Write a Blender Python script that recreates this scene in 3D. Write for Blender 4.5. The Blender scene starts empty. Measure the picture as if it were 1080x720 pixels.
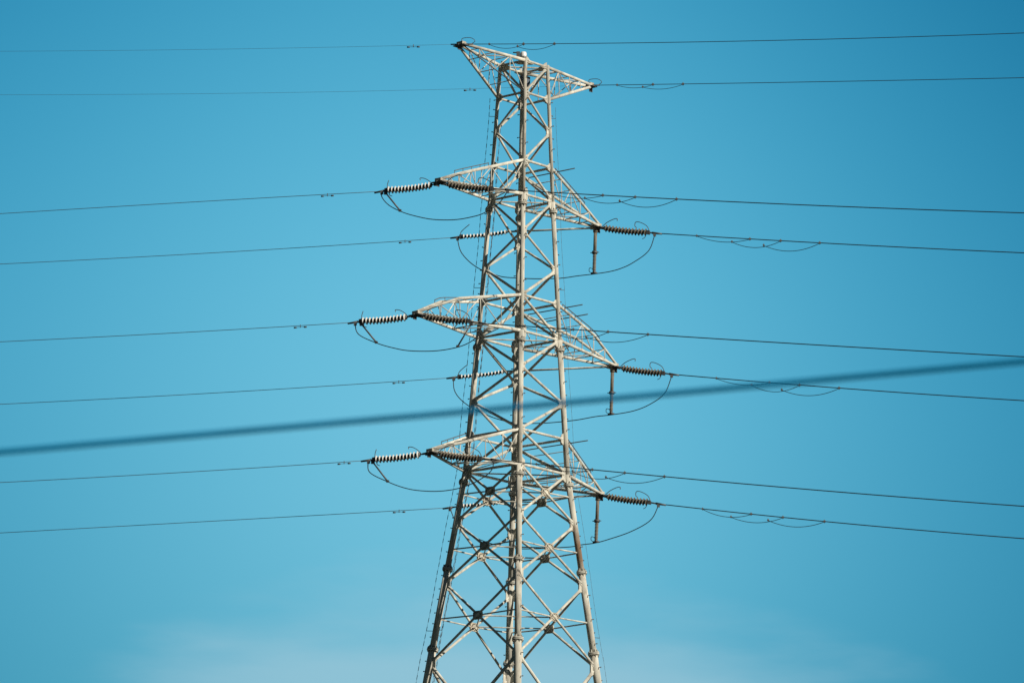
import bpy, bmesh, math, random
from mathutils import Vector, Matrix, Quaternion
random.seed(7)
R = math.radians
scn = bpy.context.scene
COL = scn.collection

# ------------------------------------------------------------------ camera
CAM_POS = Vector((0, -140, 1.6))
cd = bpy.data.cameras.new("camera")
cam = bpy.data.objects.new("camera", cd)
COL.objects.link(cam)
rt = Vector((0.9998296, -0.0026060, 0.0182743))
up = Vector((-0.0184024, -0.2183624, 0.9756942))
fw = Vector((-0.0014477, 0.9758643, 0.2183732))
cam.matrix_world = Matrix(((rt.x, up.x, -fw.x, CAM_POS.x), (rt.y, up.y, -fw.y, CAM_POS.y),
                           (rt.z, up.z, -fw.z, CAM_POS.z), (0, 0, 0, 1)))
cd.sensor_width = 36
cd.lens = 5000 / 1080 * 36
cd.clip_start = 0.5
cd.clip_end = 20000
cd.dof.use_dof = True
cd.dof.focus_distance = 143.5
cd.dof.aperture_fstop = 5.6
scn.camera = cam

# ------------------------------------------------------------------ sun, sky, exposure
SUN_EL, SUN_AZ = R(27), R(125.6)            # azimuth clockwise from +Y
to_sun = Vector((math.sin(SUN_AZ) * math.cos(SUN_EL), math.cos(SUN_AZ) * math.cos(SUN_EL), math.sin(SUN_EL)))
sd = bpy.data.lights.new("sun", 'SUN')
sd.energy = 5.0
sd.angle = R(0.5)
sd.color = (1.0, 0.92, 0.78)
sun = bpy.data.objects.new("sun", sd)
COL.objects.link(sun)
sun.rotation_euler = to_sun.to_track_quat('Z', 'Y').to_euler()
sun.location = (60, -60, 80)

world = bpy.data.worlds.new("World")
scn.world = world
world.use_nodes = True
nt = world.node_tree
nt.nodes.clear()
N, K = nt.nodes.new, nt.links.new
out = N("ShaderNodeOutputWorld")
bg = N("ShaderNodeBackground")
bg.inputs['Strength'].default_value = 0.1
sky = N("ShaderNodeTexSky")
sky.sky_type = 'NISHITA'
sky.sun_disc = False
sky.sun_elevation = SUN_EL
sky.sun_rotation = SUN_AZ
sky.air_density = 1.0
sky.dust_density = 0.6
sky.ozone_density = 1.6
geo = N("ShaderNodeTexCoord")


def wmath(op, a, b=None):
    n = N("ShaderNodeMath")
    n.operation = op
    for i, v in enumerate((a, b)):
        if v is None:
            continue
        if isinstance(v, (int, float)):
            n.inputs[i].default_value = v
        else:
            K(v, n.inputs[i])
    return n.outputs[0]


sep = N("ShaderNodeSeparateXYZ")
K(geo.outputs['Generated'], sep.inputs[0])
# sky gradient plus lens vignette put into the colour, palest low in the north
X_ = wmath('TANH', wmath('MULTIPLY', sep.outputs['X'], 0.8 / 0.108))
Y_ = wmath('TANH', wmath('MULTIPLY', wmath('SUBTRACT', 0.2184, sep.outputs['Z']), 0.8 / 0.1054))   # downward from 12.6 degrees up
XX, XY, YY = wmath('MULTIPLY', X_, X_), wmath('MULTIPLY', X_, Y_), wmath('MULTIPLY', Y_, Y_)
COEF = [(-0.459, 0.372, 0.336), (-0.38, -0.129, -0.064), (0.229, -0.22, -0.18),
        (-2.19, -0.968, -0.68), (0.148, 0.084, 0.078), (-2.031, -0.965, -0.651)]
comb = N("ShaderNodeCombineColor")
for ch in range(3):
    acc = wmath('MULTIPLY', X_, COEF[1][ch])
    acc = wmath('ADD', acc, COEF[0][ch])
    for term, cc in ((Y_, COEF[2]), (XX, COEF[3]), (XY, COEF[4]), (YY, COEF[5])):
        acc = wmath('ADD', acc, wmath('MULTIPLY', term, cc[ch]))
    K(wmath('POWER', math.e, acc), comb.inputs[ch])
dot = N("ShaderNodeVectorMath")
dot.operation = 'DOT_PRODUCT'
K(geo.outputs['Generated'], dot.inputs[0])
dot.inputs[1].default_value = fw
away = N("ShaderNodeMapRange")  # added dimming of the sky outside the view, for darker shadows
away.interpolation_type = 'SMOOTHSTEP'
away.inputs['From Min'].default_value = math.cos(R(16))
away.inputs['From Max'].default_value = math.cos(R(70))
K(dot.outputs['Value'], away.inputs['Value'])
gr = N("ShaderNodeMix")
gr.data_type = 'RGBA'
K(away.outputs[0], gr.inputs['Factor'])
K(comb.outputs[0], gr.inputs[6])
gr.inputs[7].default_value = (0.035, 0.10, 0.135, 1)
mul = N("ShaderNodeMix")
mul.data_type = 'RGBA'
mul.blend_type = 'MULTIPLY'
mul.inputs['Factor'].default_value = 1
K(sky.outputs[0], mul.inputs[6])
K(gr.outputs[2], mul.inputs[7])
# thin cirrus low in the sky
mp = N("ShaderNodeMapping")
mp.inputs['Scale'].default_value = (14, 14, 60)
mp.inputs['Rotation'].default_value = (0, R(14), 0)
K(geo.outputs['Generated'], mp.inputs[0])
nz = N("ShaderNodeTexNoise")
nz.inputs['Scale'].default_value = 1.0
nz.inputs['Detail'].default_value = 5
nz.inputs['Roughness'].default_value = 0.5
K(mp.outputs[0], nz.inputs['Vector'])
cu = wmath('DIVIDE', wmath('SUBTRACT', sep.outputs['X'], -0.003), 0.108)
cv = wmath('DIVIDE', wmath('SUBTRACT', sep.outputs['Z'], 0.124), 0.052)
cr_ = wmath('SQRT', wmath('ADD', wmath('MULTIPLY', cu, cu), wmath('MULTIPLY', cv, cv)))
cr_ = wmath('ADD', cr_, wmath('MULTIPLY', wmath('SUBTRACT', nz.outputs['Fac'], 0.5), 0.85))
band = N("ShaderNodeMapRange")
band.interpolation_type = 'SMOOTHSTEP'
band.inputs['From Min'].default_value = 1.0
band.inputs['From Max'].default_value = 0.45
K(cr_, band.inputs['Value'])
cf = wmath('MULTIPLY', band.outputs[0], 0.64)
cm = N("ShaderNodeMix")
cm.data_type = 'RGBA'
K(cf, cm.inputs['Factor'])
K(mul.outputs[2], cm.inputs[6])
cm.inputs[7].default_value = (3.5, 5.8, 6.9, 1)
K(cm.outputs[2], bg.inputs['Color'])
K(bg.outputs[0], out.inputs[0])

scn.view_settings.view_transform = 'Standard'
scn.view_settings.look = 'None'
scn.view_settings.exposure = 0.0
scn.view_settings.gamma = 1.0
scn.view_settings.use_curve_mapping = False
scn.render.engine = 'CYCLES'
scn.cycles.use_denoising = True
scn.cycles.max_bounces = 6
scn.render.filter_size = 1.5


# ------------------------------------------------------------------ materials
def material(name, base, rough=0.6, metal=0.0, stain=None, stain_amt=0.0, scale=3.0, var=0.12, zsq=0.25):
    m = bpy.data.materials.new(name)
    m.use_nodes = True
    t = m.node_tree
    b = t.nodes['Principled BSDF']
    b.inputs['Roughness'].default_value = rough
    b.inputs['Metallic'].default_value = metal
    b.inputs['Diffuse Roughness'].default_value = 1.0 if rough >= 0.6 and metal == 0 else 0.0
    tc = t.nodes.new('ShaderNodeTexCoord')
    mp_ = t.nodes.new('ShaderNodeMapping')
    mp_.inputs['Scale'].default_value = (1, 1, zsq)
    t.links.new(tc.outputs['Object'], mp_.inputs[0])
    n1 = t.nodes.new('ShaderNodeTexNoise')
    n1.inputs['Scale'].default_value = scale
    n1.inputs['Detail'].default_value = 6
    t.links.new(mp_.outputs[0], n1.inputs['Vector'])
    r1 = t.nodes.new('ShaderNodeMapRange')
    r1.inputs['From Min'].default_value = 0.3
    r1.inputs['From Max'].default_value = 0.7
    r1.inputs['To Min'].default_value = 1 - var
    r1.inputs['To Max'].default_value = 1 + var
    t.links.new(n1.outputs['Fac'], r1.inputs['Value'])
    mx = t.nodes.new('ShaderNodeMix')
    mx.data_type = 'RGBA'
    mx.blend_type = 'MULTIPLY'
    mx.inputs['Factor'].default_value = 1
    mx.inputs[6].default_value = (*base, 1)
    t.links.new(r1.outputs[0], mx.inputs[7])
    last = mx.outputs[2]
    if stain:
        n2 = t.nodes.new('ShaderNodeTexNoise')
        n2.inputs['Scale'].default_value = scale * 1.7
        n2.inputs['Detail'].default_value = 8
        n2.inputs['Roughness'].default_value = 0.7
        t.links.new(mp_.outputs[0], n2.inputs['Vector'])
        r2 = t.nodes.new('ShaderNodeMapRange')
        r2.inputs['From Min'].default_value = 0.52
        r2.inputs['From Max'].default_value = 0.72
        r2.inputs['To Max'].default_value = stain_amt
        t.links.new(n2.outputs['Fac'], r2.inputs['Value'])
        m2 = t.nodes.new('ShaderNodeMix')
        m2.data_type = 'RGBA'
        t.links.new(r2.outputs[0], m2.inputs['Factor'])
        t.links.new(last, m2.inputs[6])
        m2.inputs[7].default_value = (*stain, 1)
        last = m2.outputs[2]
    t.links.new(last, b.inputs['Base Color'])
    return m


M = {}
M['paint'] = material('weathered cream grey paint', (0.70, 0.68, 0.605), 0.6, 0, (0.27, 0.19, 0.12), 0.85, 3.6, 0.28)
M['brace'] = material('weathered pale grey paint', (0.69, 0.67, 0.60), 0.6, 0, (0.30, 0.22, 0.14), 0.75, 4.2, 0.27)
M['plate'] = material('galvanised plate', (0.64, 0.59, 0.49), 0.6, 0, (0.28, 0.17, 0.09), 0.75, 5.0, 0.2, 1)
M['rust'] = material('rusty steel', (0.23, 0.145, 0.09), 0.8, 0, (0.12, 0.06, 0.035), 0.6, 6.0, 0.2, 1)
M['steel'] = material('dark galvanised steel', (0.10, 0.10, 0.10), 0.55, 0.3, (0.06, 0.05, 0.04), 0.5, 9.0, 0.2, 1)
M['bolt'] = material('weathered bolt steel', (0.14, 0.125, 0.11), 0.6, 0.2, None, 0, 9.0, 0.2, 1)
M['cable'] = material('weathered aluminium cable', (0.030, 0.040, 0.046), 0.6, 0.2, None, 0, 2.0, 0.15, 1)
M['cable_lit'] = material('aluminium cable in sunlit tone', (0.095, 0.105, 0.11), 0.6, 0.1, None, 0, 2.0, 0.2, 1)  # same cable as the right wires; left wires' sunlit look put into the colour
M['clamp'] = material('aluminium clamp', (0.20, 0.205, 0.205), 0.5, 0.3, None, 0, 8.0, 0.15, 1)
M['glaze'] = material('white glazed porcelain', (0.60, 0.60, 0.585), 0.35, 0, (0.55, 0.50, 0.42), 0.5, 8.0, 0.06, 1)
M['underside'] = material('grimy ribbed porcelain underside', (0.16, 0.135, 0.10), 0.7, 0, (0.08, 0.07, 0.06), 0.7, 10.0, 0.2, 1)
M['cap'] = material('cast iron cap', (0.15, 0.14, 0.125), 0.6, 0.3, None, 0, 8.0, 0.2, 1)
M['sheath'] = material('blue cable sheath', (0.0, 0.19, 0.40), 1.0, 0, None, 0, 4.0, 0.15, 1)
M['sheath'].node_tree.nodes['Principled BSDF'].inputs['Specular IOR Level'].default_value = 0.05
M['post'] = material('dark weathered tube', (0.25, 0.22, 0.175), 0.7, 0, (0.08, 0.06, 0.045), 0.6, 6.0, 0.2, 1)
M['lamp'] = material('white lamp housing', (0.78, 0.78, 0.78), 0.35, 0, None, 0, 4.0, 0.04, 1)
M['box'] = material('blue grey enclosure', (0.10, 0.13, 0.17), 0.5, 0, None, 0, 4.0, 0.1, 1)
M['ground'] = material('dry grass and soil', (0.032, 0.042, 0.018), 0.95, 0, (0.08, 0.07, 0.04), 0.8, 0.35, 0.35, 1)
M['concrete'] = material('concrete footing', (0.36, 0.35, 0.33), 0.85, 0, (0.2, 0.19, 0.17), 0.6, 3.0, 0.15, 1)


# paint with one rust patch running down from a joint on the right-hand leg
mr_ = M['paint'].copy()
mr_.name = 'cream grey paint with rust patch'
M['rusty_paint'] = mr_
t_ = mr_.node_tree
b_ = t_.nodes['Principled BSDF']
src = b_.inputs['Base Color'].links[0].from_socket
tc_ = t_.nodes.new('ShaderNodeTexCoord')
sp_ = t_.nodes.new('ShaderNodeSeparateXYZ')
t_.links.new(tc_.outputs['Object'], sp_.inputs[0])
nn = t_.nodes.new('ShaderNodeTexNoise')
nn.inputs['Scale'].default_value = 5
nn.inputs['Detail'].default_value = 6
t_.links.new(tc_.outputs['Object'], nn.inputs['Vector'])
ds = t_.nodes.new('ShaderNodeMath')
ds.operation = 'SUBTRACT'
t_.links.new(sp_.outputs['Z'], ds.inputs[0])
ds.inputs[1].default_value = 26.55
ab = t_.nodes.new('ShaderNodeMath')
ab.operation = 'ABSOLUTE'
t_.links.new(ds.outputs[0], ab.inputs[0])
sb = t_.nodes.new('ShaderNodeMath')
sb.operation = 'SUBTRACT'
t_.links.new(nn.outputs['Fac'], sb.inputs[0])
t_.links.new(ab.outputs[0], sb.inputs[1])
rr2 = t_.nodes.new('ShaderNodeMapRange')
rr2.inputs['From Min'].default_value = -0.35
rr2.inputs['From Max'].default_value = 0.30
rr2.inputs['To Max'].default_value = 0.85
t_.links.new(sb.outputs[0], rr2.inputs['Value'])
mm = t_.nodes.new('ShaderNodeMix')
mm.data_type = 'RGBA'
t_.links.new(rr2.outputs[0], mm.inputs['Factor'])
t_.links.new(src, mm.inputs[6])
mm.inputs[7].default_value = (0.30, 0.17, 0.085, 1)
t_.links.new(mm.outputs[2], b_.inputs['Base Color'])


# ------------------------------------------------------------------ mesh builder
def frame_of(t):
    t = t.normalized()
    ref = Vector((0, 0, 1)) if abs(t.z) < 0.95 else Vector((1, 0, 0))
    u = t.cross(ref).normalized()
    return u, u.cross(t).normalized()


class MB:
    def __init__(self):
        self.v, self.f, self.sm, self.mi = [], [], [], []

    def _face(self, idx, smooth, mi):
        self.f.append(idx)
        self.sm.append(smooth)
        self.mi.append(mi)

    def tube(self, pts, rad, n=10, caps=True, mi=0):
        """round bar through pts; rad is one radius or one per point"""
        pts = [Vector(p) for p in pts]
        m = len(pts)
        rr = rad if isinstance(rad, (list, tuple)) else [rad] * m
        u = None
        base = len(self.v)
        for i, p in enumerate(pts):
            t = (pts[min(i + 1, m - 1)] - pts[max(i - 1, 0)])
            if t.length < 1e-9:
                t = Vector((0, 0, 1))
            t.normalize()
            if u is None:
                u, w = frame_of(t)
            else:
                u = (u - t * u.dot(t)).normalized()
                w = u.cross(t).normalized()
            for k in range(n):
                an = 2 * math.pi * k / n
                self.v.append(p + (u * math.cos(an) + w * math.sin(an)) * rr[i])
        for i in range(m - 1):
            for k in range(n):
                k2 = (k + 1) % n
                self._face((base + i * n + k, base + i * n + k2, base + (i + 1) * n + k2, base + (i + 1) * n + k), True, mi)
        if caps:
            self._face(tuple(base + k for k in range(n))[::-1], False, mi)
            self._face(tuple(base + (m - 1) * n + k for k in range(n)), False, mi)

    def lathe(self, p, axis, prof, n=16):
        """prof: (along, radius, material) stations"""
        axis = axis.normalized()
        u, w = frame_of(axis)
        base = len(self.v)
        for (s, r, _) in prof:
            for k in range(n):
                an = 2 * math.pi * k / n
                self.v.append(p + axis * s + (u * math.cos(an) + w * math.sin(an)) * r)
        for i in range(len(prof) - 1):
            for k in range(n):
                k2 = (k + 1) % n
                self._face((base + i * n + k, base + i * n + k2, base + (i + 1) * n + k2, base + (i + 1) * n + k), True, prof[i][2])

    def box(self, c, ax, ay, az, mi=0):
        c = Vector(c)
        b = len(self.v)
        for sx, sy, sz in ((-1, -1, -1), (1, -1, -1), (1, 1, -1), (-1, 1, -1), (-1, -1, 1), (1, -1, 1), (1, 1, 1), (-1, 1, 1)):
            self.v.append(c + ax * sx + ay * sy + az * sz)
        for q in ((0, 3, 2, 1), (4, 5, 6, 7), (0, 1, 5, 4), (1, 2, 6, 5), (2, 3, 7, 6), (3, 0, 4, 7)):
            self._face(tuple(b + i for i in q), False, mi)

    def plate(self, pts, nrm, th, mi=0):
        """flat polygon plate of a given thickness"""
        nrm = nrm.normalized() * th / 2
        b = len(self.v)
        n = len(pts)
        for p in pts:
            self.v.append(Vector(p) + nrm)
        for p in pts:
            self.v.append(Vector(p) - nrm)
        self._face(tuple(b + i for i in range(n)), False, mi)
        self._face(tuple(b + n + i for i in range(n))[::-1], False, mi)
        for i in range(n):
            j = (i + 1) % n
            self._face((b + i, b + n + i, b + n + j, b + j), False, mi)

    def build(self, name, mats, parent=None, loc=None):
        me = bpy.data.meshes.new(name)
        off = Vector(loc) if loc is not None else Vector((0, 0, 0))
        me.from_pydata([tuple(v - off) for v in self.v], [], self.f)
        if not isinstance(mats, (list, tuple)):
            mats = [mats]
        for m in mats:
            me.materials.append(m)
        me.polygons.foreach_set('use_smooth', self.sm)
        me.polygons.foreach_set('material_index', self.mi)
        bm = bmesh.new()
        bm.from_mesh(me)
        bmesh.ops.recalc_face_normals(bm, faces=bm.faces)
        bm.to_mesh(me)
        bm.free()
        me.update()
        o = bpy.data.objects.new(name, me)
        COL.objects.link(o)
        o.location = off
        if parent is not None:
            o.parent = parent
            o.location = off - Vector(world_loc(parent))
        return o


def world_loc(o):
    l = Vector(o.location)
    while o.parent is not None:
        o = o.parent
        l += Vector(o.location)
    return l


def tag(o, label=None, cat=None, group=None, kind=None):
    if label:
        o['label'] = label
    if cat:
        o['category'] = cat
    if group:
        o['group'] = group
    if kind:
        o['kind'] = kind
    return o


def empty(name, loc):
    o = bpy.data.objects.new(name, None)
    COL.objects.link(o)
    o.location = loc
    o.empty_display_size = 0.2
    return o


def catmull(pts, n=6):
    pts = [Vector(p) for p in pts]
    q = [pts[0] * 2 - pts[1]] + pts + [pts[-1] * 2 - pts[-2]]
    res = []
    for i in range(1, len(q) - 2):
        p0, p1, p2, p3 = q[i - 1:i + 3]
        for k in range(n):
            t = k / n
            res.append(0.5 * ((2 * p1) + (p2 - p0) * t + (2 * p0 - 5 * p1 + 4 * p2 - p3) * t * t + (3 * p1 - p0 - 3 * p2 + p3) * t ** 3))
    res.append(pts[-1])
    return res


# ------------------------------------------------------------------ ground
g = MB()
S = 6000
seg = 24
for j in range(seg + 1):
    for i in range(seg + 1):
        fx = (i / seg * 2 - 1)
        fy = (j / seg * 2 - 1)
        g.v.append(Vector((fx * abs(fx) * S, fy * abs(fy) * S, 0)))
for j in range(seg):
    for i in range(seg):
        b0 = j * (seg + 1) + i
        g._face((b0, b0 + 1, b0 + seg + 2, b0 + seg + 1), False, 0)
tag(g.build('ground', M['ground']), kind='structure')

# ------------------------------------------------------------------ tower
PSI = R(48.1)
A = Vector((math.cos(PSI), math.sin(PSI), 0))        # along the crossarms, away to the right
B = Vector((-math.sin(PSI), math.cos(PSI), 0))       # along the line, away to the left
SG = {'near': (-1, -1), 'right': (1, -1), 'left': (-1, 1), 'far': (1, 1)}
ZK = [0, 23.02, 28.87, 33.0, 37.3, 41.56]
WK = [4.35, 1.75, 1.084, 0.870, 0.675, 0.511]
LV = dict(T=41.56, P=40.54, M1=39.48, A1t=38.38, A1b=37.3, B1=36.15, M2=35.16, A2t=34.12, A2b=33.0, B2=31.9, M3=31.03,
          A3t=29.95, A3b=28.87, X1=27.32, X2=25.47, X3=23.02, X4=19.4, X5=13.5, X6=6.0)


def width(z):
    for i in range(len(ZK) - 1):
        if z <= ZK[i + 1]:
            t = (z - ZK[i]) / (ZK[i + 1] - ZK[i])
            return WK[i] + (WK[i + 1] - WK[i]) * t
    return WK[-1]


def leg_pt(leg, z):
    i, j = SG[leg]
    h = width(z)
    return A * (i * h) + B * (j * h) + Vector((0, 0, z))


def leg_rad(z):
    return [0.118, 0.104, 0.092, 0.086, 0.072, 0.058][0 if z < 23.4 else 1 if z < 25.9 else 2 if z < 28.9 else 3 if z < 33 else 4 if z < 37.2 else 5]


tower = tag(empty('transmission_tower', (0, 0, 0)), 'tall cream-grey steel lattice pylon with four tiers of crossarms against the blue sky', 'pylon')
COLLARS = [4.5, 9.0, 13.8, 18.6, 21.0, 23.46, 25.9, 28.55, 32.7, 37.0]
FACES = [('near', 'right'), ('near', 'left'), ('left', 'far'), ('far', 'right')]

for leg in SG:
    m = MB()
    zs = [0, 6, 12, 18, 23.02]
    secs = [0, 4.5, 9, 13.8, 18.6, 21.0, 23.46, 25.9, 28.87, 33.0, 37.3, LV['T'] + 0.06]
    for z0, z1 in zip(secs[:-1], secs[1:]):
        r_ = leg_rad((z0 + z1) / 2)
        zz = [z0] + [z for z in ZK if z0 < z < z1] + [z1]
        m.tube([leg_pt(leg, z) for z in zz], r_, 14)
    # step bolts: short pegs left and right, alternating
    i, j = SG[leg]
    z = 3.0
    side = 0
    outA, outB = A * i, B * j
    while z < LV['T'] - 0.3:
        p = leg_pt(leg, z)
        d = (outA if side else outB)
        r_ = leg_rad(z)
        m.tube([p + d * r_ * 0.8, p + d * (r_ + 0.085)], 0.011, 6, mi=1)
        m.tube([p + d * (r_ + 0.08), p + d * (r_ + 0.10)], 0.018, 6, mi=1)
        side = 1 - side
        z += 0.36 + random.uniform(-0.015, 0.015)
    # plates welded on the leg where braces come in
    for key, zz in LV.items():
        if leg in ('near', 'far') and key in ('T', 'M1', 'A1b', 'M2', 'M3') and key not in ('T', 'A1b'):
            continue
        if leg in ('left', 'right') and key in ('B1', 'B2'):
            continue
        p = leg_pt(leg, zz)
        r_ = leg_rad(zz)
        big = 0.27 if key in ('A1b', 'A2b', 'A3b') else 0.15 if zz > 30 else 0.2
        for d in (A * -i, B * -j):
            q = [p + d * (r_ * 0.6) + Vector((0, 0, big)), p + d * (r_ + max(0.10, big * .55)) + Vector((0, 0, big * 0.55)),
                 p + d * (r_ + max(0.10, big * .55)) - Vector((0, 0, big * 0.55)), p + d * (r_ * 0.6) - Vector((0, 0, big))]
            m.plate(q, Vector((0, 0, 1)).cross(d), 0.014)
    lo = m.build('leg', [M['rusty_paint'] if leg == 'right' else M['paint'], M['bolt']], tower)
    for zc in COLLARS:
        c = MB()
        r_ = max(leg_rad(zc - .1), leg_rad(zc + .1))
        ax = (leg_pt(leg, zc + .1) - leg_pt(leg, zc - .1)).normalized()
        p = leg_pt(leg, zc)
        for s_ in (-0.022, 0.022):
            c.tube([p + ax * (s_ - 0.016), p + ax * (s_ + 0.016)], r_ + 0.055, 16)
        u_, w_ = frame_of(ax)
        for k in range(10):
            an = 2 * math.pi * k / 10
            dd = (u_ * math.cos(an) + w_ * math.sin(an)) * (r_ + 0.034)
            c.tube([p + dd - ax * 0.075, p + dd + ax * 0.075], 0.012, 6, mi=1)
        for k in range(8):
            an = 2 * math.pi * (k + .5) / 8
            dd = (u_ * math.cos(an) + w_ * math.sin(an))
            for sg_ in (-1, 1):
                c.plate([p + dd * r_ * .95 + ax * .035 * sg_, p + dd * (r_ + .05) + ax * .035 * sg_, p + dd * r_ * .95 + ax * .14 * sg_], dd.cross(ax), 0.01)
        c.build('flange_collar', [M['paint'], M['bolt']], lo)
    fo = MB()
    p = leg_pt(leg, 0)
    fo.tube([p + Vector((0, 0, -0.4)), p + Vector((0, 0, 0.35)), p + Vector((0, 0, 0.5))], [0.7, 0.62, 0.5], 20)
    fo.build('footing', M['concrete'], tower)


def member(p, q, r, name='diagonal_brace', off=0.0, nrm=None, trim=0.12, mat='brace', ends=True, parent=None):
    """round bar from p to q with flattened bolted ends"""
    p, q = Vector(p), Vector(q)
    d = (q - p).normalized()
    if nrm is not None:
        p, q = p + nrm * off, q + nrm * off
    p, q = p + d * trim, q - d * trim
    m = MB()
    m.tube([p, p + d * 0.10, q - d * 0.10, q], [r * 0.55, r, r, r * 0.55], 10)
    if ends and nrm is not None:
        s = d.cross(nrm).normalized()
        for e, sg_ in ((p, 1), (q, -1)):
            m.box(e + d * 0.02 * sg_, d * 0.11, s * (r * 1.35), nrm * 0.011)
            for kk in (-0.05, 0.03):
                m.tube([e + d * kk * sg_ - nrm * 0.03, e + d * kk * sg_ + nrm * 0.03], 0.014, 6, mi=1)
    return m.build(name, [M[mat], M['bolt']], parent or tower)


def face_normal(a_, b_):
    c = (leg_pt(a_, 30) + leg_pt(b_, 30)) / 2
    c.z = 0
    return c.normalized()


zig = ['T', 'P', 'M1', 'A1t', 'A1b', 'B1', 'M2', 'A2t', 'A2b', 'B2', 'M3', 'A3t', 'A3b']
NF = ('near', 'far')
for la, lb in FACES:
    nf, lr = (la, lb) if la in NF else (lb, la)
    nrm = face_normal(la, lb)
    for k in range(len(zig) - 1):
        z0, z1 = LV[zig[k]], LV[zig[k + 1]]
        p = leg_pt(lr if k % 2 == 0 else nf, z0)
        q = leg_pt(nf if k % 2 == 0 else lr, z1)
        member(p, q, 0.036 if k < 6 else 0.042, nrm=nrm, trim=0.10)
    xs = ['A3b', 'X1', 'X2', 'X3', 'X4', 'X5', 'X6']
    for k in range(len(xs) - 1):
        z0, z1 = LV[xs[k]], LV[xs[k + 1]]
        a0, a1, b0, b1 = leg_pt(la, z0), leg_pt(la, z1), leg_pt(lb, z0), leg_pt(lb, z1)
        r_ = 0.038 if k < 3 else 0.05
        member(a0, b1, r_, nrm=nrm, trim=0.14, off=0.02)
        member(b0, a1, r_, nrm=nrm, trim=0.14, off=-0.02)
        w0, w1 = (a0 - b0).length, (a1 - b1).length
        t = w0 / (w0 + w1)
        ctr = a0 + (b1 - a0) * t
        sx = (b0 - a0).normalized()
        if k < 4:
            gp = MB()
            upv = Vector((0, 0, 1))
            rr = 0.20
            gp.plate([ctr + sx * (rr * math.cos(an)) + upv * (rr * 0.80 * math.sin(an)) for an in [R(q_) for q_ in (28, 54, 126, 152, 208, 234, 306, 332)]], nrm, 0.05)
            for i in range(12):
                an = 2 * math.pi * i / 12
                e = ctr + sx * (rr * .68 * math.cos(an)) + upv * (rr * .48 * math.sin(an))
                gp.tube([e - nrm * 0.06, e + nrm * 0.06], 0.014, 6, mi=1)
            gp.build('gusset_plate', [M['plate'], M['bolt']], tower)
            # strut at the height of the crossing, leg to plate to leg
            zc = ctr.z
            ca, cb = leg_pt(la, zc + 0.03), leg_pt(lb, zc + 0.03)
            member(ca, ctr + (ca - ctr).normalized() * 0.10, 0.022, 'horizontal_strut', nrm=nrm, trim=0.05, ends=False)
            member(ctr + (cb - ctr).normalized() * 0.10, cb, 0.022, 'horizontal_strut', nrm=nrm, trim=0.05, ends=False)

# plan bracing between the crossing points (diamond)
for z0k, z1k in (('A3b', 'X1'), ('X1', 'X2'), ('X2', 'X3'), ('X3', 'X4')):
    ctrs = []
    for la, lb in FACES:
        a0, a1, b0, b1 = leg_pt(la, LV[z0k]), leg_pt(la, LV[z1k]), leg_pt(lb, LV[z0k]), leg_pt(lb, LV[z1k])
        t = (a0 - b0).length / ((a0 - b0).length + (a1 - b1).length)
        ctrs.append(a0 + (b1 - a0) * t)
    for i in range(4):
        p, q = ctrs[i], ctrs[(i + 1) % 4]
        p = p.lerp(Vector((0, 0, p.z)), 0.06)
        q = q.lerp(Vector((0, 0, q.z)), 0.06)
        member(p, q, 0.02, 'horizontal_strut', trim=0.02, ends=False)
# horizontals of the crossarm levels
for key, r_ in (('T', .036), ('P', .034), ('A1t', .038), ('A1b', .036), ('A2t', .038), ('A2b', .038), ('A3t', .038), ('A3b', .04)):
    for la, lb in FACES:
        member(leg_pt(la, LV[key]), leg_pt(lb, LV[key]), r_, 'horizontal_strut', nrm=face_normal(la, lb), trim=0.08)
for key in ('T', 'A1b', 'A2b', 'A3b'):
    for la, lb, o_ in (('near', 'far', .03), ('left', 'right', -.03)):
        member(leg_pt(la, LV[key] + o_), leg_pt(lb, LV[key] + o_), 0.022, 'horizontal_strut', trim=0.12, ends=False)
# corner plates under the peak frame
for leg in SG:
    i, j = SG[leg]
    p = leg_pt(leg, LV['T'] - 0.06)
    m = MB()
    m.plate([p + A * .04 * i + B * .04 * j, p - A * .34 * i + B * .04 * j, p - A * .34 * i - B * .06 * j, p - A * .06 * i - B * .34 * j, p + A * .04 * i - B * .34 * j], Vector((0, 0, 1)), 0.016)
    m.build('corner_plate', M['plate'], tower)


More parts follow.
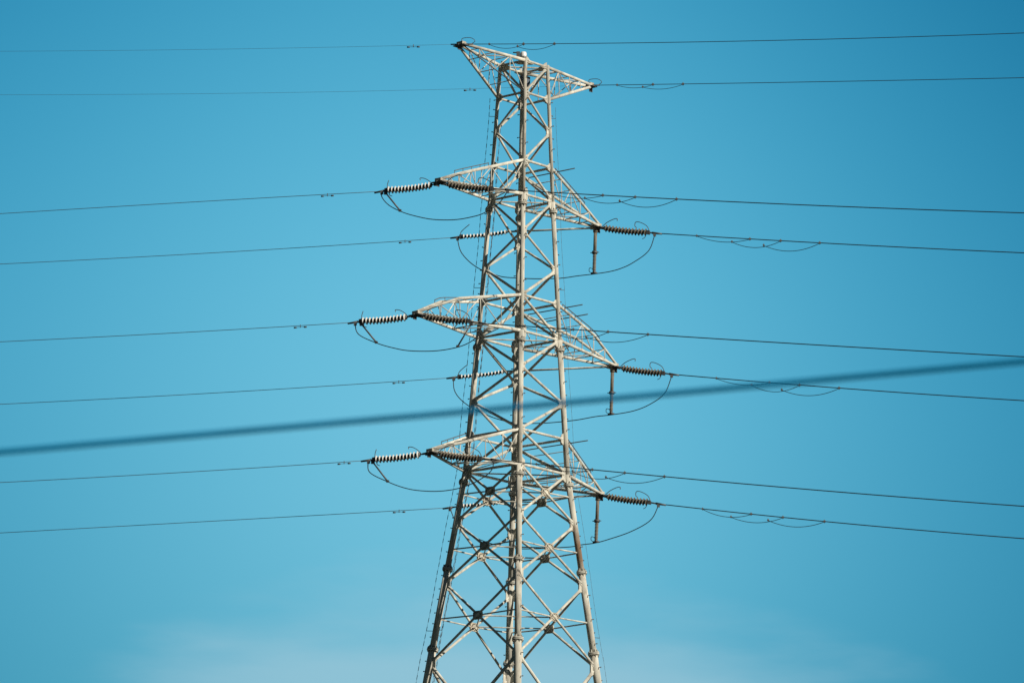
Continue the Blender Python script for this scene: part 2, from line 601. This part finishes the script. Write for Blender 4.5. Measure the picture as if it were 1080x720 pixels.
# ------------------------------------------------------------------ crossarms
def crossarm(side, root_flat, root_slope, reach, tip_z, kink, wide=0.09, posts=4, rail=True, rods=0):
    """four chords from the legs to one tip; level chords at root_flat, sloping ones at root_slope"""
    sgn = -1 if side == 'L' else 1
    legs = ('near', 'left') if side == 'L' else ('right', 'far')
    tip = A * (sgn * reach) + Vector((0, 0, tip_z))
    arm = empty('crossarm', tip.to_tuple())
    arm.parent = tower
    flat, slope = [], []
    for k, leg in enumerate(legs):
        j = SG[leg][1]
        te = tip + B * (j * wide)
        f0 = leg_pt(leg, root_flat)
        s0 = leg_pt(leg, root_slope)
        flat.append([f0, te])
        if kink:
            kp = s0 + (te - s0) * kink[0] + Vector((0, 0, kink[1]))
            slope.append([s0, kp, te + Vector((0, 0, 0.06 if root_slope > root_flat else -0.06))])
        else:
            slope.append([s0, te + Vector((0, 0, 0.06 if root_slope > root_flat else -0.06))])

    def along(poly, t):
        if len(poly) == 2:
            return poly[0].lerp(poly[1], t)
        l0 = (poly[1] - poly[0]).length
        l1 = (poly[2] - poly[1]).length
        s = t * (l0 + l1)
        return poly[0].lerp(poly[1], s / l0) if s <= l0 else poly[1].lerp(poly[2], (s - l0) / l1)

    for ch in flat:
        m = MB()
        m.tube(ch, [0.050, 0.043], 10)
        m.build('chord', M['brace'], arm)
    for k, ch in enumerate(slope):
        m = MB()
        thin = root_slope < root_flat and legs[k] in NF
        m.tube(ch, [0.018] * len(ch) if thin else [0.047, 0.043, 0.040][:len(ch)], 10)
        m.build('chord', M['steel'] if thin else M['brace'], arm)
    w = MB()
    for k in range(2):
        for i in range(1, posts + 1):
            t = i / (posts + 1)
            p, q = along(flat[k], t), along(slope[k], t)
            w.tube([p, q], 0.015, 6)
            t2 = (i - 1) / (posts + 1)
            w.tube([along(slope[k], t2), p] if i % 2 else [along(flat[k], t2), q], 0.015, 6)
    for i in range(1, posts + 1):
        t = i / (posts + 1)
        t2 = (i - 1) / (posts + 1)
        w.tube([along(slope[0], t), along(slope[1], t)], 0.014, 6)
        w.tube([along(flat[0], t), along(flat[1], t)], 0.016, 6)
        w.tube([along(flat[i % 2], t2), along(flat[1 - i % 2], t)], 0.016, 6)
    w.build('web_bracing', M['brace'], arm)
    tp = MB()
    upv = Vector((0, 0, 1))
    d = A * sgn
    tp.box(tip + d * 0.02 + upv * .03, d * .085, B * (wide + .03), upv * .042)
    tp.box(tip + d * .10 - upv * .10, d * .07, B * .012, upv * .09, 1)
    tp.box(tip + d * .04 - upv * .05, d * .12, B * (wide + .13), upv * .012, 1)
    tp.build('tip_plate', [M['plate'], M['steel']], arm)
    if rail:
        rl = MB()
        k = 0 if side == 'R' else 1
        poly = slope[k] if root_slope > root_flat else flat[k]
        n_ = 9
        pts = []
        for i in range(n_):
            t = 0.08 + 0.62 * i / (n_ - 1)
            p = along(poly, t)
            pts.append(p + upv * 0.13)
            if i % 2 == 0:
                rl.tube([p, p + upv * 0.13], 0.010, 5)
        rl.tube(pts, 0.014, 6)
        rl.build('step_rail', M['bolt'], arm)
    for i in range(rods):
        t = 0.10 + 0.17 * i
        p0 = along(slope[1], t)
        p1 = along(slope[0], t)
        rd = MB()
        e = (p1 - p0).normalized()
        rd.tube([p0 + e * 0.05 + upv * 0.045, p1 + e * (0.75 - .2 * i) + upv * 0.045], 0.017, 6)
        rd.build('outrigger_rod', M['steel'], arm)
    return arm, tip


TIP = {}
for lvl, flat_, slope_, rl, rr_, zl, zr, kink in (
        ('peak', 'T', 'P', 2.83, 3.04, 41.62, 41.64, None),
        ('upper', 'A1b', 'A1t', 3.66, 3.50, 37.19, 37.22, (0.6, 0.06)),
        ('middle', 'A2b', 'A2t', 4.52, 4.40, 32.96, 32.95, (0.62, 0.24)),
        ('lower', 'A3b', 'A3t', 3.77, 3.82, 28.93, 28.83, None)):
    for side, reach, tz in (('L', rl, zl), ('R', rr_, zr)):
        arm, tip = crossarm(side, LV[flat_], LV[slope_], reach, tz, kink, posts=3 if lvl == 'peak' else 4,
                            rail=lvl != 'peak', rods=0 if lvl == 'peak' or side == 'L' else 2 if lvl == 'middle' else 1)
        TIP[(lvl, side)] = tip

# climbing lines beside the legs: thin rope threaded with short sleeves
for leg, dirs in (('left', (-A * 0.5 + B * 0.5, A * 0.30 - B * 0.05, A * 0.42 + B * 0.02)), ('right', (A * 0.45 - B * 0.25,))):
    for n_, d in enumerate(dirs):
        m = MB()
        pts = []
        z = 2.0
        top_ = 40.4 - .9 * n_

        def off_leg(z):
            return leg_pt(leg, z) + d.normalized() * (leg_rad(z) + 0.10 + 0.12 * d.length + .012 * math.sin(z * 1.7 + n_))
        while z < top_:
            e = off_leg(z)
            pts.append(e)
            m.tube([e, off_leg(z + 0.13)], 0.0050 if leg == 'right' else 0.0105, 6)
            if len(pts) % 22 == 5:
                m.tube([leg_pt(leg, z), e], 0.009, 5)
            z += 0.24 + random.uniform(-.03, .03)
        m.tube(pts, 0.0035, 5)
        m.build('safety_line', M['steel'], tower)

# lamp and control boxes at the top
p = leg_pt('near', LV['T'] + 0.06) + B * 0.18 + A * 0.02
bl = empty('beacon_lamp', p.to_tuple())
tag(bl, 'small white round lamp standing at the very top of the pylon', 'lamp')
m = MB()
m.tube([p - Vector((0, 0, .03)), p + Vector((0, 0, .10))], 0.05, 10)
m.box(p + Vector((-.10, 0, .13)), Vector((.055, 0, 0)), Vector((0, .07, 0)), Vector((0, 0, .10)))
m.tube([p + Vector((-.26, 0, .21)), p + Vector((-.08, 0, .21))], .02, 6)
m.build('base', M['steel'], bl)
m = MB()
m.lathe(p + Vector((.06, 0, .06)), Vector((0, 0, 1)), [(0, 0.001, 0), (0, .10, 0), (.04, .10, 0), (.13, .10, 0), (.17, .08, 0), (.18, .001, 0)], 16)
m.build('dome', M['lamp'], bl)
p = Vector((0, 0, LV['T'] - 0.42)) + A * 0.16 + B * 0.1
cb = tag(empty('control_box', p.to_tuple()), 'dark blue-grey control box hung inside the pylon head below the lamp', 'box')
m = MB()
m.box(p, A * .14, B * .10, Vector((0, 0, .15)))
m.build('case', M['box'], cb)
m = MB()
m.box(p - B * .107, A * .12, B * .006, Vector((0, 0, .13)))
m.build('door', M['box'], cb)
m = MB()
for s_ in (-.1, .1):
    m.tube([p + A * s_ + Vector((0, 0, .15)), p + A * s_ + Vector((0, 0, .36))], .012, 6)
m.build('hanger', M['steel'], cb)

# ------------------------------------------------------------------ the line: strings, conductors, jumpers
LD = Vector((math.cos(R(18)), -math.sin(R(18)), 0))      # the line runs towards the viewer on the right
LN = Vector((math.sin(R(18)), math.cos(R(18)), 0))
UP = Vector((0, 0, 1))


def onl(tip, uz):
    return tip + LD * uz[0] + UP * uz[1]


STR = {
    ('upper', 'L', 'l'): [(-0.058, -0.07), (-0.267, -0.115), (-1.647, -0.177), (-1.858, -0.208)],
    ('upper', 'L', 'r'): [(0.062, -0.077), (0.242, -0.117), (1.588, -0.332), (2.153, -0.41)],
    ('upper', 'R', 'l'): [(-0.061, -0.057), (-2.903, -0.011), (-4.367, -0.078), (-4.554, -0.092)],
    ('upper', 'R', 'r'): [(0.093, -0.051), (0.247, -0.075), (1.626, -0.292), (1.9, -0.338)],
    ('middle', 'L', 'l'): [(-0.058, -0.054), (-0.324, -0.084), (-1.723, -0.125), (-1.961, -0.156)],
    ('middle', 'L', 'r'): [(0.061, -0.061), (0.239, -0.085), (1.572, -0.298), (2.016, -0.393)],
    ('middle', 'R', 'l'): [(-0.061, -0.027), (-3.546, -0.006), (-4.977, -0.102), (-5.227, -0.12)],
    ('middle', 'R', 'r'): [(0.093, -0.05), (0.277, -0.089), (1.56, -0.302), (1.895, -0.363)],
    ('lower', 'L', 'l'): [(-0.058, -0.055), (-0.353, -0.07), (-1.746, -0.153), (-1.984, -0.177)],
    ('lower', 'L', 'r'): [(0.06, -0.06), (0.268, -0.083), (1.478, -0.264), (1.949, -0.327)],
    ('lower', 'R', 'l'): [(-0.06, -0.042), (-3.023, -0.099), (-4.409, -0.192), (-4.841, -0.235)],
    ('lower', 'R', 'r'): [(0.092, -0.048), (0.244, -0.084), (1.548, -0.314), (1.91, -0.387)],
}
WIRE = {
    ('upper', 'L', 'l'): ((-1.858, -0.208), -0.0086, -0.000326),
    ('upper', 'R', 'l'): ((-4.554, -0.092), 0.0093, 0.000677),
    ('middle', 'L', 'l'): ((-1.961, -0.156), 0.0078, 0.000642),
    ('middle', 'R', 'l'): ((-5.227, -0.12), 0.0189, 0.000705),
    ('lower', 'L', 'l'): ((-1.984, -0.177), 0.0229, 0.000711),
    ('lower', 'R', 'l'): ((-4.841, -0.235), 0.0145, 4.7e-05),
    ('peak', 'L', 'l'): ((0.0, 0.006), -0.0455, 0.000721),
    ('peak', 'R', 'l'): ((0.0, 0.0), -0.0371, 0.000787),
    ('upper', 'L', 'r'): ((2.153, -0.41), -0.12, 0.000952),
    ('upper', 'R', 'r'): ((1.9, -0.338), -0.1214, 0.00088),
    ('middle', 'L', 'r'): ((2.016, -0.393), -0.1197, 0.000446),
    ('middle', 'R', 'r'): ((1.895, -0.363), -0.1362, 0.001255),
    ('lower', 'L', 'r'): ((1.949, -0.327), -0.144, 0.001015),
    ('lower', 'R', 'r'): ((1.91, -0.387), -0.1520, 0.0017),
    ('peak', 'L', 'r'): ((0.0, 0.006), -0.0702, 0.001051),
    ('peak', 'R', 'r'): ((0.0, 0.0), -0.056, 0.000325),
}
JUMP = {
    ('upper', 'L'): [(-1.858, -0.208), (-1.823, -0.401), (-1.605, -0.649), (-1.239, -0.858), (-0.815, -1.018), (-0.212, -1.171), (0.476, -1.223), (1.01, -1.171), (1.424, -1.065), (1.893, -0.773), (2.153, -0.41)],
    ('middle', 'L'): [(-1.961, -0.156), (-1.831, -0.523), (-1.257, -0.818), (-0.717, -0.998), (-0.181, -1.111), (0.619, -1.151), (1.295, -1.071), (1.703, -0.921), (1.934, -0.704), (2.016, -0.393)],
    ('lower', 'L'): [(-1.984, -0.177), (-1.915, -0.54), (-1.342, -0.847), (-0.833, -1.047), (-0.357, -1.152), (0.293, -1.196), (0.939, -1.121), (1.492, -0.917), (1.867, -0.649), (1.949, -0.327)],
    ('upper', 'R'): [(1.901, -0.353), (1.694, -0.884), (1.196, -1.232), (0.816, -1.391), (0.435, -1.475), (-0.069, -1.522), (-0.59, -1.553), (-1.112, -1.594), (-1.883, -1.572), (-2.657, -1.499), (-3.155, -1.41), (-3.877, -1.097), (-4.386, -0.611), (-4.554, -0.092)],
    ('middle', 'R'): [(1.895, -0.378), (1.658, -0.946), (1.191, -1.27), (0.661, -1.454), (-0.024, -1.542), (-0.559, -1.577), (-1.262, -1.664), (-2.338, -1.705), (-3.266, -1.632), (-4.047, -1.386), (-4.771, -0.99), (-5.154, -0.578), (-5.227, -0.12)],
    ('lower', 'R'): [(1.91, -0.402), (1.645, -0.877), (1.028, -1.206), (0.339, -1.415), (-0.099, -1.516), (-0.553, -1.558), (-1.038, -1.613), (-2.626, -1.598), (-3.706, -1.321), (-4.486, -0.875), (-4.841, -0.235)],
}
ARM = {('upper', 'L'): 'uppermost near insulated crossarm', ('middle', 'L'): 'long middle near crossarm', ('lower', 'L'): 'lowest near crossarm',
       ('upper', 'R'): 'uppermost far insulated crossarm', ('middle', 'R'): 'long middle far crossarm', ('lower', 'R'): 'lowest far crossarm'}
WHERE = {('upper', 'L'): 'top-left arm tip below the peak', ('middle', 'L'): 'middle-left arm tip', ('lower', 'L'): 'bottom-left arm tip',
         ('upper', 'R'): 'top-right arm tip below the peak', ('middle', 'R'): 'middle-right arm tip', ('lower', 'R'): 'bottom-right arm tip',
         ('peak', 'L'): "pylon head's left horn", ('peak', 'R'): "pylon head's right horn"}

# one disc, drawn with +X from the tower to the conductor; copied for every string
dm = MB()
dm.lathe(Vector((0, 0, 0)), Vector((1, 0, 0)), [
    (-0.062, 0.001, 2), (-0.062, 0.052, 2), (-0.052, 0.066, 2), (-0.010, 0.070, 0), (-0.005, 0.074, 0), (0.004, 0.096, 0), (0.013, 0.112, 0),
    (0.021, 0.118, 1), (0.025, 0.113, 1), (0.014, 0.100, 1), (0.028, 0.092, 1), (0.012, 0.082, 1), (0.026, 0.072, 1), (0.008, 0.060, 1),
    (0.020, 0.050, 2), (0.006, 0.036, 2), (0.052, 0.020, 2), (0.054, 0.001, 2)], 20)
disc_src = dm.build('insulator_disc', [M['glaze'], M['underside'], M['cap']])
DISC_MESH = disc_src.data
bpy.data.objects.remove(disc_src)


def horn(pts, r=0.011):
    m = MB()
    m.tube(catmull(pts, 5), r, 6)
    return m


for (lvl, side, way), uz in STR.items():
    tip = TIP[(lvl, side)]
    P = [onl(tip, q) for q in uz]
    root = empty('insulator_string', P[0].to_tuple())
    going = 'running left' if way == 'l' else 'running right'
    if way == 'l' and side == 'L':
        lab = 'bright white insulator string running left from the ' + WHERE[(lvl, side)]
    elif way == 'r' and side == 'L':
        lab = 'dark insulator string crossing the pylon face from the ' + WHERE[(lvl, side)]
    elif way == 'l':
        lab = 'half-hidden insulator string on a long rod, left of ' + WHERE[(lvl, side)]
    else:
        lab = 'dark ribbed insulator string running right from the ' + WHERE[(lvl, side)]
    tag(root, lab, 'insulator', 'tension insulator strings on the crossarms')
    lng = (P[1] - P[0]).length > 1
    m = MB()
    e = (P[1] - P[0]).normalized()
    m.box(P[0] + e * .04, e * .09, LN * .035, UP * .045)
    m.tube([P[0], P[1]], 0.03 if lng else 0.022, 8)
    m.build('link_rod', M['paint'] if lng else M['steel'], root)
    # discs along a slightly sagging line
    n = 13
    L_ = (P[2] - P[1]).length
    q = (P[2] - P[1]).normalized()
    rotm = Vector((1, 0, 0)).rotation_difference(q)
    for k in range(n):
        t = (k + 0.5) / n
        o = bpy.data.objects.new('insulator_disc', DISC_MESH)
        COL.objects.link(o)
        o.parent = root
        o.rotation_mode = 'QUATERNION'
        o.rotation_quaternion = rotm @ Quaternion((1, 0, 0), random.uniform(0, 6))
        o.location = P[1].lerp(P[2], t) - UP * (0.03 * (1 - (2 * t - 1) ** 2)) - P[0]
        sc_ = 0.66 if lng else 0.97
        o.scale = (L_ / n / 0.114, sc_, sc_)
    c = MB()
    e = (P[3] - P[2]).normalized()
    c.box(P[2] + e * .05, e * .05, LN * .05, UP * .06)
    c.tube([P[2], P[3]], 0.024, 8)
    c.tube([P[3] - e * .10, P[3] + e * .22], [0.038, 0.026], 8)
    c.box(P[3] - e * .02 - UP * .05, e * .04, LN * .03, UP * .05, 1)
    c.build('dead_end_clamp', [M['steel'], M['clamp']], root)
    s = 1 if way == 'r' else -1
    h1 = horn([P[2] + LD * .02 * s, P[2] + UP * .16 + LD * s * .02, P[2] + UP * .30 - LD * s * .02] if way == 'l' else
              [P[2] + LD * .10, P[2] + UP * .20 - LD * .0, P[2] + UP * .33 - LD * .22, P[2] + UP * .34 - LD * .36, P[2] + UP * .22 - LD * .38, P[2] + UP * .16 - LD * .32], 0.012)
    if lng:
        h1 = horn([P[2] - LD * .08, P[2] + UP * .14 - LD * .06, P[2] + UP * .26 + LD * .06, P[2] + UP * .38 + LD * .22], 0.013)
    h1.build('arcing_horn', M['steel'], root)
    if not lng:
        h2 = horn([P[1] - LD * .10 * s, P[1] + UP * .16 + LD * s * .08, P[1] + UP * .26 + LD * s * .30, P[1] + UP * .27 + LD * s * .42, P[1] + UP * .20 + LD * s * .42] if way == 'r' else
                  [P[1] + LD * .05, P[1] + UP * .12 - LD * .06, P[1] + UP * .22 - LD * .22, P[1] + UP * .24 - LD * .36, P[1] + UP * .18 - LD * .36], 0.012)
        h2.build('arcing_horn', M['steel'], root)
        lo_ = horn([P[2] + LN * .02, P[2] - UP * .16 - LD * s * .06, P[2] - UP * .20 - LD * s * .14], 0.011)
        lo_.build('arcing_horn', M['steel'], root)

STRUT = {('upper', 'L'): [[(-1.705, -0.27), (-1.24, -0.842)]],
         ('middle', 'L'): [[(-1.74, -0.225), (-1.258, -0.804)], [(1.693, -0.40), (1.294, -1.053)]],
         ('lower', 'L'): [[(-1.82, -0.24), (-1.342, -0.837)]]}
for (lvl, side), uz in JUMP.items():
    tip = TIP[(lvl, side)]
    m = MB()
    m.tube(catmull([onl(tip, q) for q in uz], 7), 0.0145, 8)
    o = m.build('jumper_cable', M['cable'], loc=onl(tip, uz[0]))
    tag(o, ('slack jumper cable looping left of the pylon under the ' if side == 'L' else 'slack jumper cable looping behind the pylon under the ') + WHERE[(lvl, side)], 'cable', 'jumper cables under the crossarms')
    for st in STRUT.get((lvl, side), []):
        m = MB()
        a_, b_ = onl(tip, st[0]) + LN * -.02, onl(tip, st[1]) + LN * -.02
        m.tube([a_, b_], [0.022, 0.026], 8)
        m.box(b_, LD * .04, LN * .035, UP * .03)
        m.box(a_, LD * .05, LN * .03, UP * .05)
        m.build('jumper_strut', M['steel'], o)

POST = {('upper', 'R'): (-0.054, -1.493), ('middle', 'R'): (-0.055, -1.517), ('lower', 'R'): (-0.084, -1.487)}
for (lvl, side), uz in POST.items():
    tip = TIP[(lvl, side)]
    bot = onl(tip, uz)
    top = tip + UP * -0.10 + LD * (uz[0] * .5)
    root = empty('jumper_post', top.to_tuple())
    tag(root, 'thin upright jumper support post hanging below the ' + WHERE[(lvl, side)], 'insulator', 'jumper support posts under the far crossarms')
    e = (bot - top).normalized()
    L_ = (bot - top).length
    m = MB()
    m.tube([top, top + e * L_ * .52], 0.052, 12)
    m.tube([top - e * .02, top + e * .10], 0.075, 12)
    m.build('upper_tube', M['post'], root)
    m = MB()
    m.tube([top + e * L_ * .50, top + e * L_ * .56], 0.085, 12)
    for s_ in (-1, 1):
        m.tube([top + e * L_ * .53 + LD * .06 * s_, top + e * L_ * .53 + LD * .14 * s_], 0.014, 6)
    m.build('joint', M['steel'], root)
    m = MB()
    prof = []
    n = 12
    for k in range(n):
        z = L_ * (.56 + .38 * k / n)
        prof += [(z, .040, 0), (z + .012, .062, 0), (z + .02, .062, 0), (z + .034, .040, 0)]
    prof += [(L_ * .95, .040, 0), (L_ * .95, .001, 0)]
    m.lathe(top, e, [(L_ * .55, .04, 0)] + prof, 14)
    m.build('ribbed_rod', M['post'], root)
    m = MB()
    m.tube([top + e * L_ * .94, bot + e * .02], 0.05, 10)
    m.tube([bot - LD * .10, bot + LD * .10], 0.03, 8)
    m.tube(catmull([top + e * L_ * .90 - LD * .05, top + e * L_ * .88 - LD * .15, top + e * L_ * .95 - LD * .16, top + e * L_ * .99 - LD * .1], 4), 0.010, 6)
    m.build('clamp', M['steel'], root)

FEST = {'ph': [(1.36, 3.00, .14), (2.38, 3.98, .18), (3.42, 5.23, .19)], 'pk': [(0.82, 2.0, .13), (1.77, 2.9, .12)]}
for (lvl, side, way), ((u0, z0), s_, k_) in WIRE.items():
    tip = TIP[(lvl, side)]
    sgn = 1 if way == 'r' else -1

    def wire_at(d, u0=u0, z0=z0, s_=s_, k_=k_, tip=tip, sgn=sgn):
        u = d * sgn
        k2 = k_ if d < 24 else min(k_, .0008) if k_ > 0 else k_
        kk = k_ * min(d, 24) ** 2 + (k2 * (d * d - 576) if d > 24 else 0)
        return onl(tip, (u0 + u, z0 + s_ * u + kk))

    pk = lvl == 'peak'
    m = MB()
    m.tube([wire_at(i * 1.25) for i in range(57)], ((0.0105 if pk else 0.0150) if way == 'r' else (0.0038 if pk else 0.0092)), 8)
    nm = 'earth_wire' if pk else 'conductor_cable'
    o = m.build(nm, M['cable_lit' if way == 'l' else 'cable'], loc=wire_at(0))
    lab = ('thin earth wire' if pk else ('grey' if way == 'l' else 'dark') + ' conductor wire') + (' stretching left out of view from the ' if way == 'l' else ' stretching right out of view from the ') + WHERE[(lvl, side)]
    tag(o, lab, 'wire', 'earth wires on the pylon head' if pk else 'conductor wires on the crossarms')

    def clip(p, parent, big=1.0):
        m = MB()
        m.box(p, LD * .034 * big, LN * .022 * big, UP * .026 * big)
        m.tube([p - UP * .05 * big, p + UP * .055 * big], .013, 6)
        m.build('wire_clip', M['clamp'], parent)

    if way == 'r':
        loops = FEST['pk' if pk else 'ph']
        if pk and side == 'R':
            loops = [(0.9, 2.1, .10), (1.8, 3.0, .10)]
        sh = 0 if pk else random.uniform(-.16, .16)
        loops = [(a_ + sh + random.uniform(-.07, .07), b_ + sh + random.uniform(-.07, .07), c_ * random.uniform(.8, 1.15)) for a_, b_, c_ in loops]
        prev = None
        for d0_, d1_, dip in loops:
            def drop(d, a_=d0_, b_=d1_, h=dip):
                t = (d - a_) / (b_ - a_)
                return h * (1 - (2 * t - 1) ** 2) if 0 <= t <= 1 else 0
            st = prev(d0_) if prev else 0
            pts = []
            for i in range(17):
                t = i / 16
                d = d0_ + (d1_ - d0_) * t
                pts.append(wire_at(d) - UP * (drop(d) + st * (1 - t) + 0.012))
            m = MB()
            m.tube(pts, 0.010 if not pk else 0.008, 6)
            m.build('festoon_loop', M['cable'], o)
            clip(wire_at(d0_) - UP * st, o, .8)
            clip(wire_at(d1_), o)
            prev = drop
    else:
        # vibration dampers: a short messenger with a weight on each end
        d = {('upper', 'L'): 1.72, ('upper', 'R'): 1.72, ('middle', 'L'): 1.72, ('middle', 'R'): 1.80, ('lower', 'L'): .75, ('lower', 'R'): 1.65,
             ('peak', 'L'): 1.55, ('peak', 'R'): 3.9}[(lvl, side)]
        p = wire_at(d)
        e = (wire_at(d + .5) - wire_at(d - .5)).normalized()
        m = MB()
        m.tube([p + UP * .03, p - UP * .06], .012, 6)
        m.tube([p - UP * .05 - e * .17, p - UP * .045, p - UP * .05 + e * .17], .006, 6)
        for q in (-1, 1):
            c = p - UP * .05 + e * .16 * q
            m.tube([c - e * .04, c + e * .04], .024, 8)
        m.build('vibration_damper', M['steel'], o)
    if pk:
        m = MB()
        a_ = wire_at(0)
        m.box(a_, LD * .08, LN * .03, UP * .05)
        m.tube([wire_at(0.0), wire_at(.35)], .022, 8)
        if way == 'r':
            m.tube(catmull([wire_at(.30), wire_at(.42) + UP * .10, wire_at(.28) + UP * .20, wire_at(.02) + UP * .18, wire_at(0) + UP * .06], 5), .010, 6)
        m.build('shackle', M['steel'], o)

# ------------------------------------------------------------------ near service cable, out of focus
m = MB()
pts = []
for i in range(-40, 41):
    x = i * 0.75
    pts.append(Vector((x, -126.0, 4.531 + 0.1093 * x + 0.0011 * x * x)))
m.tube(pts, 0.0090, 12)
o = m.build('service_cable', M['sheath'], loc=(0, -126, 4.53))
tag(o, 'blurred dark blue cable close to the viewer, rising across the whole view', 'cable')
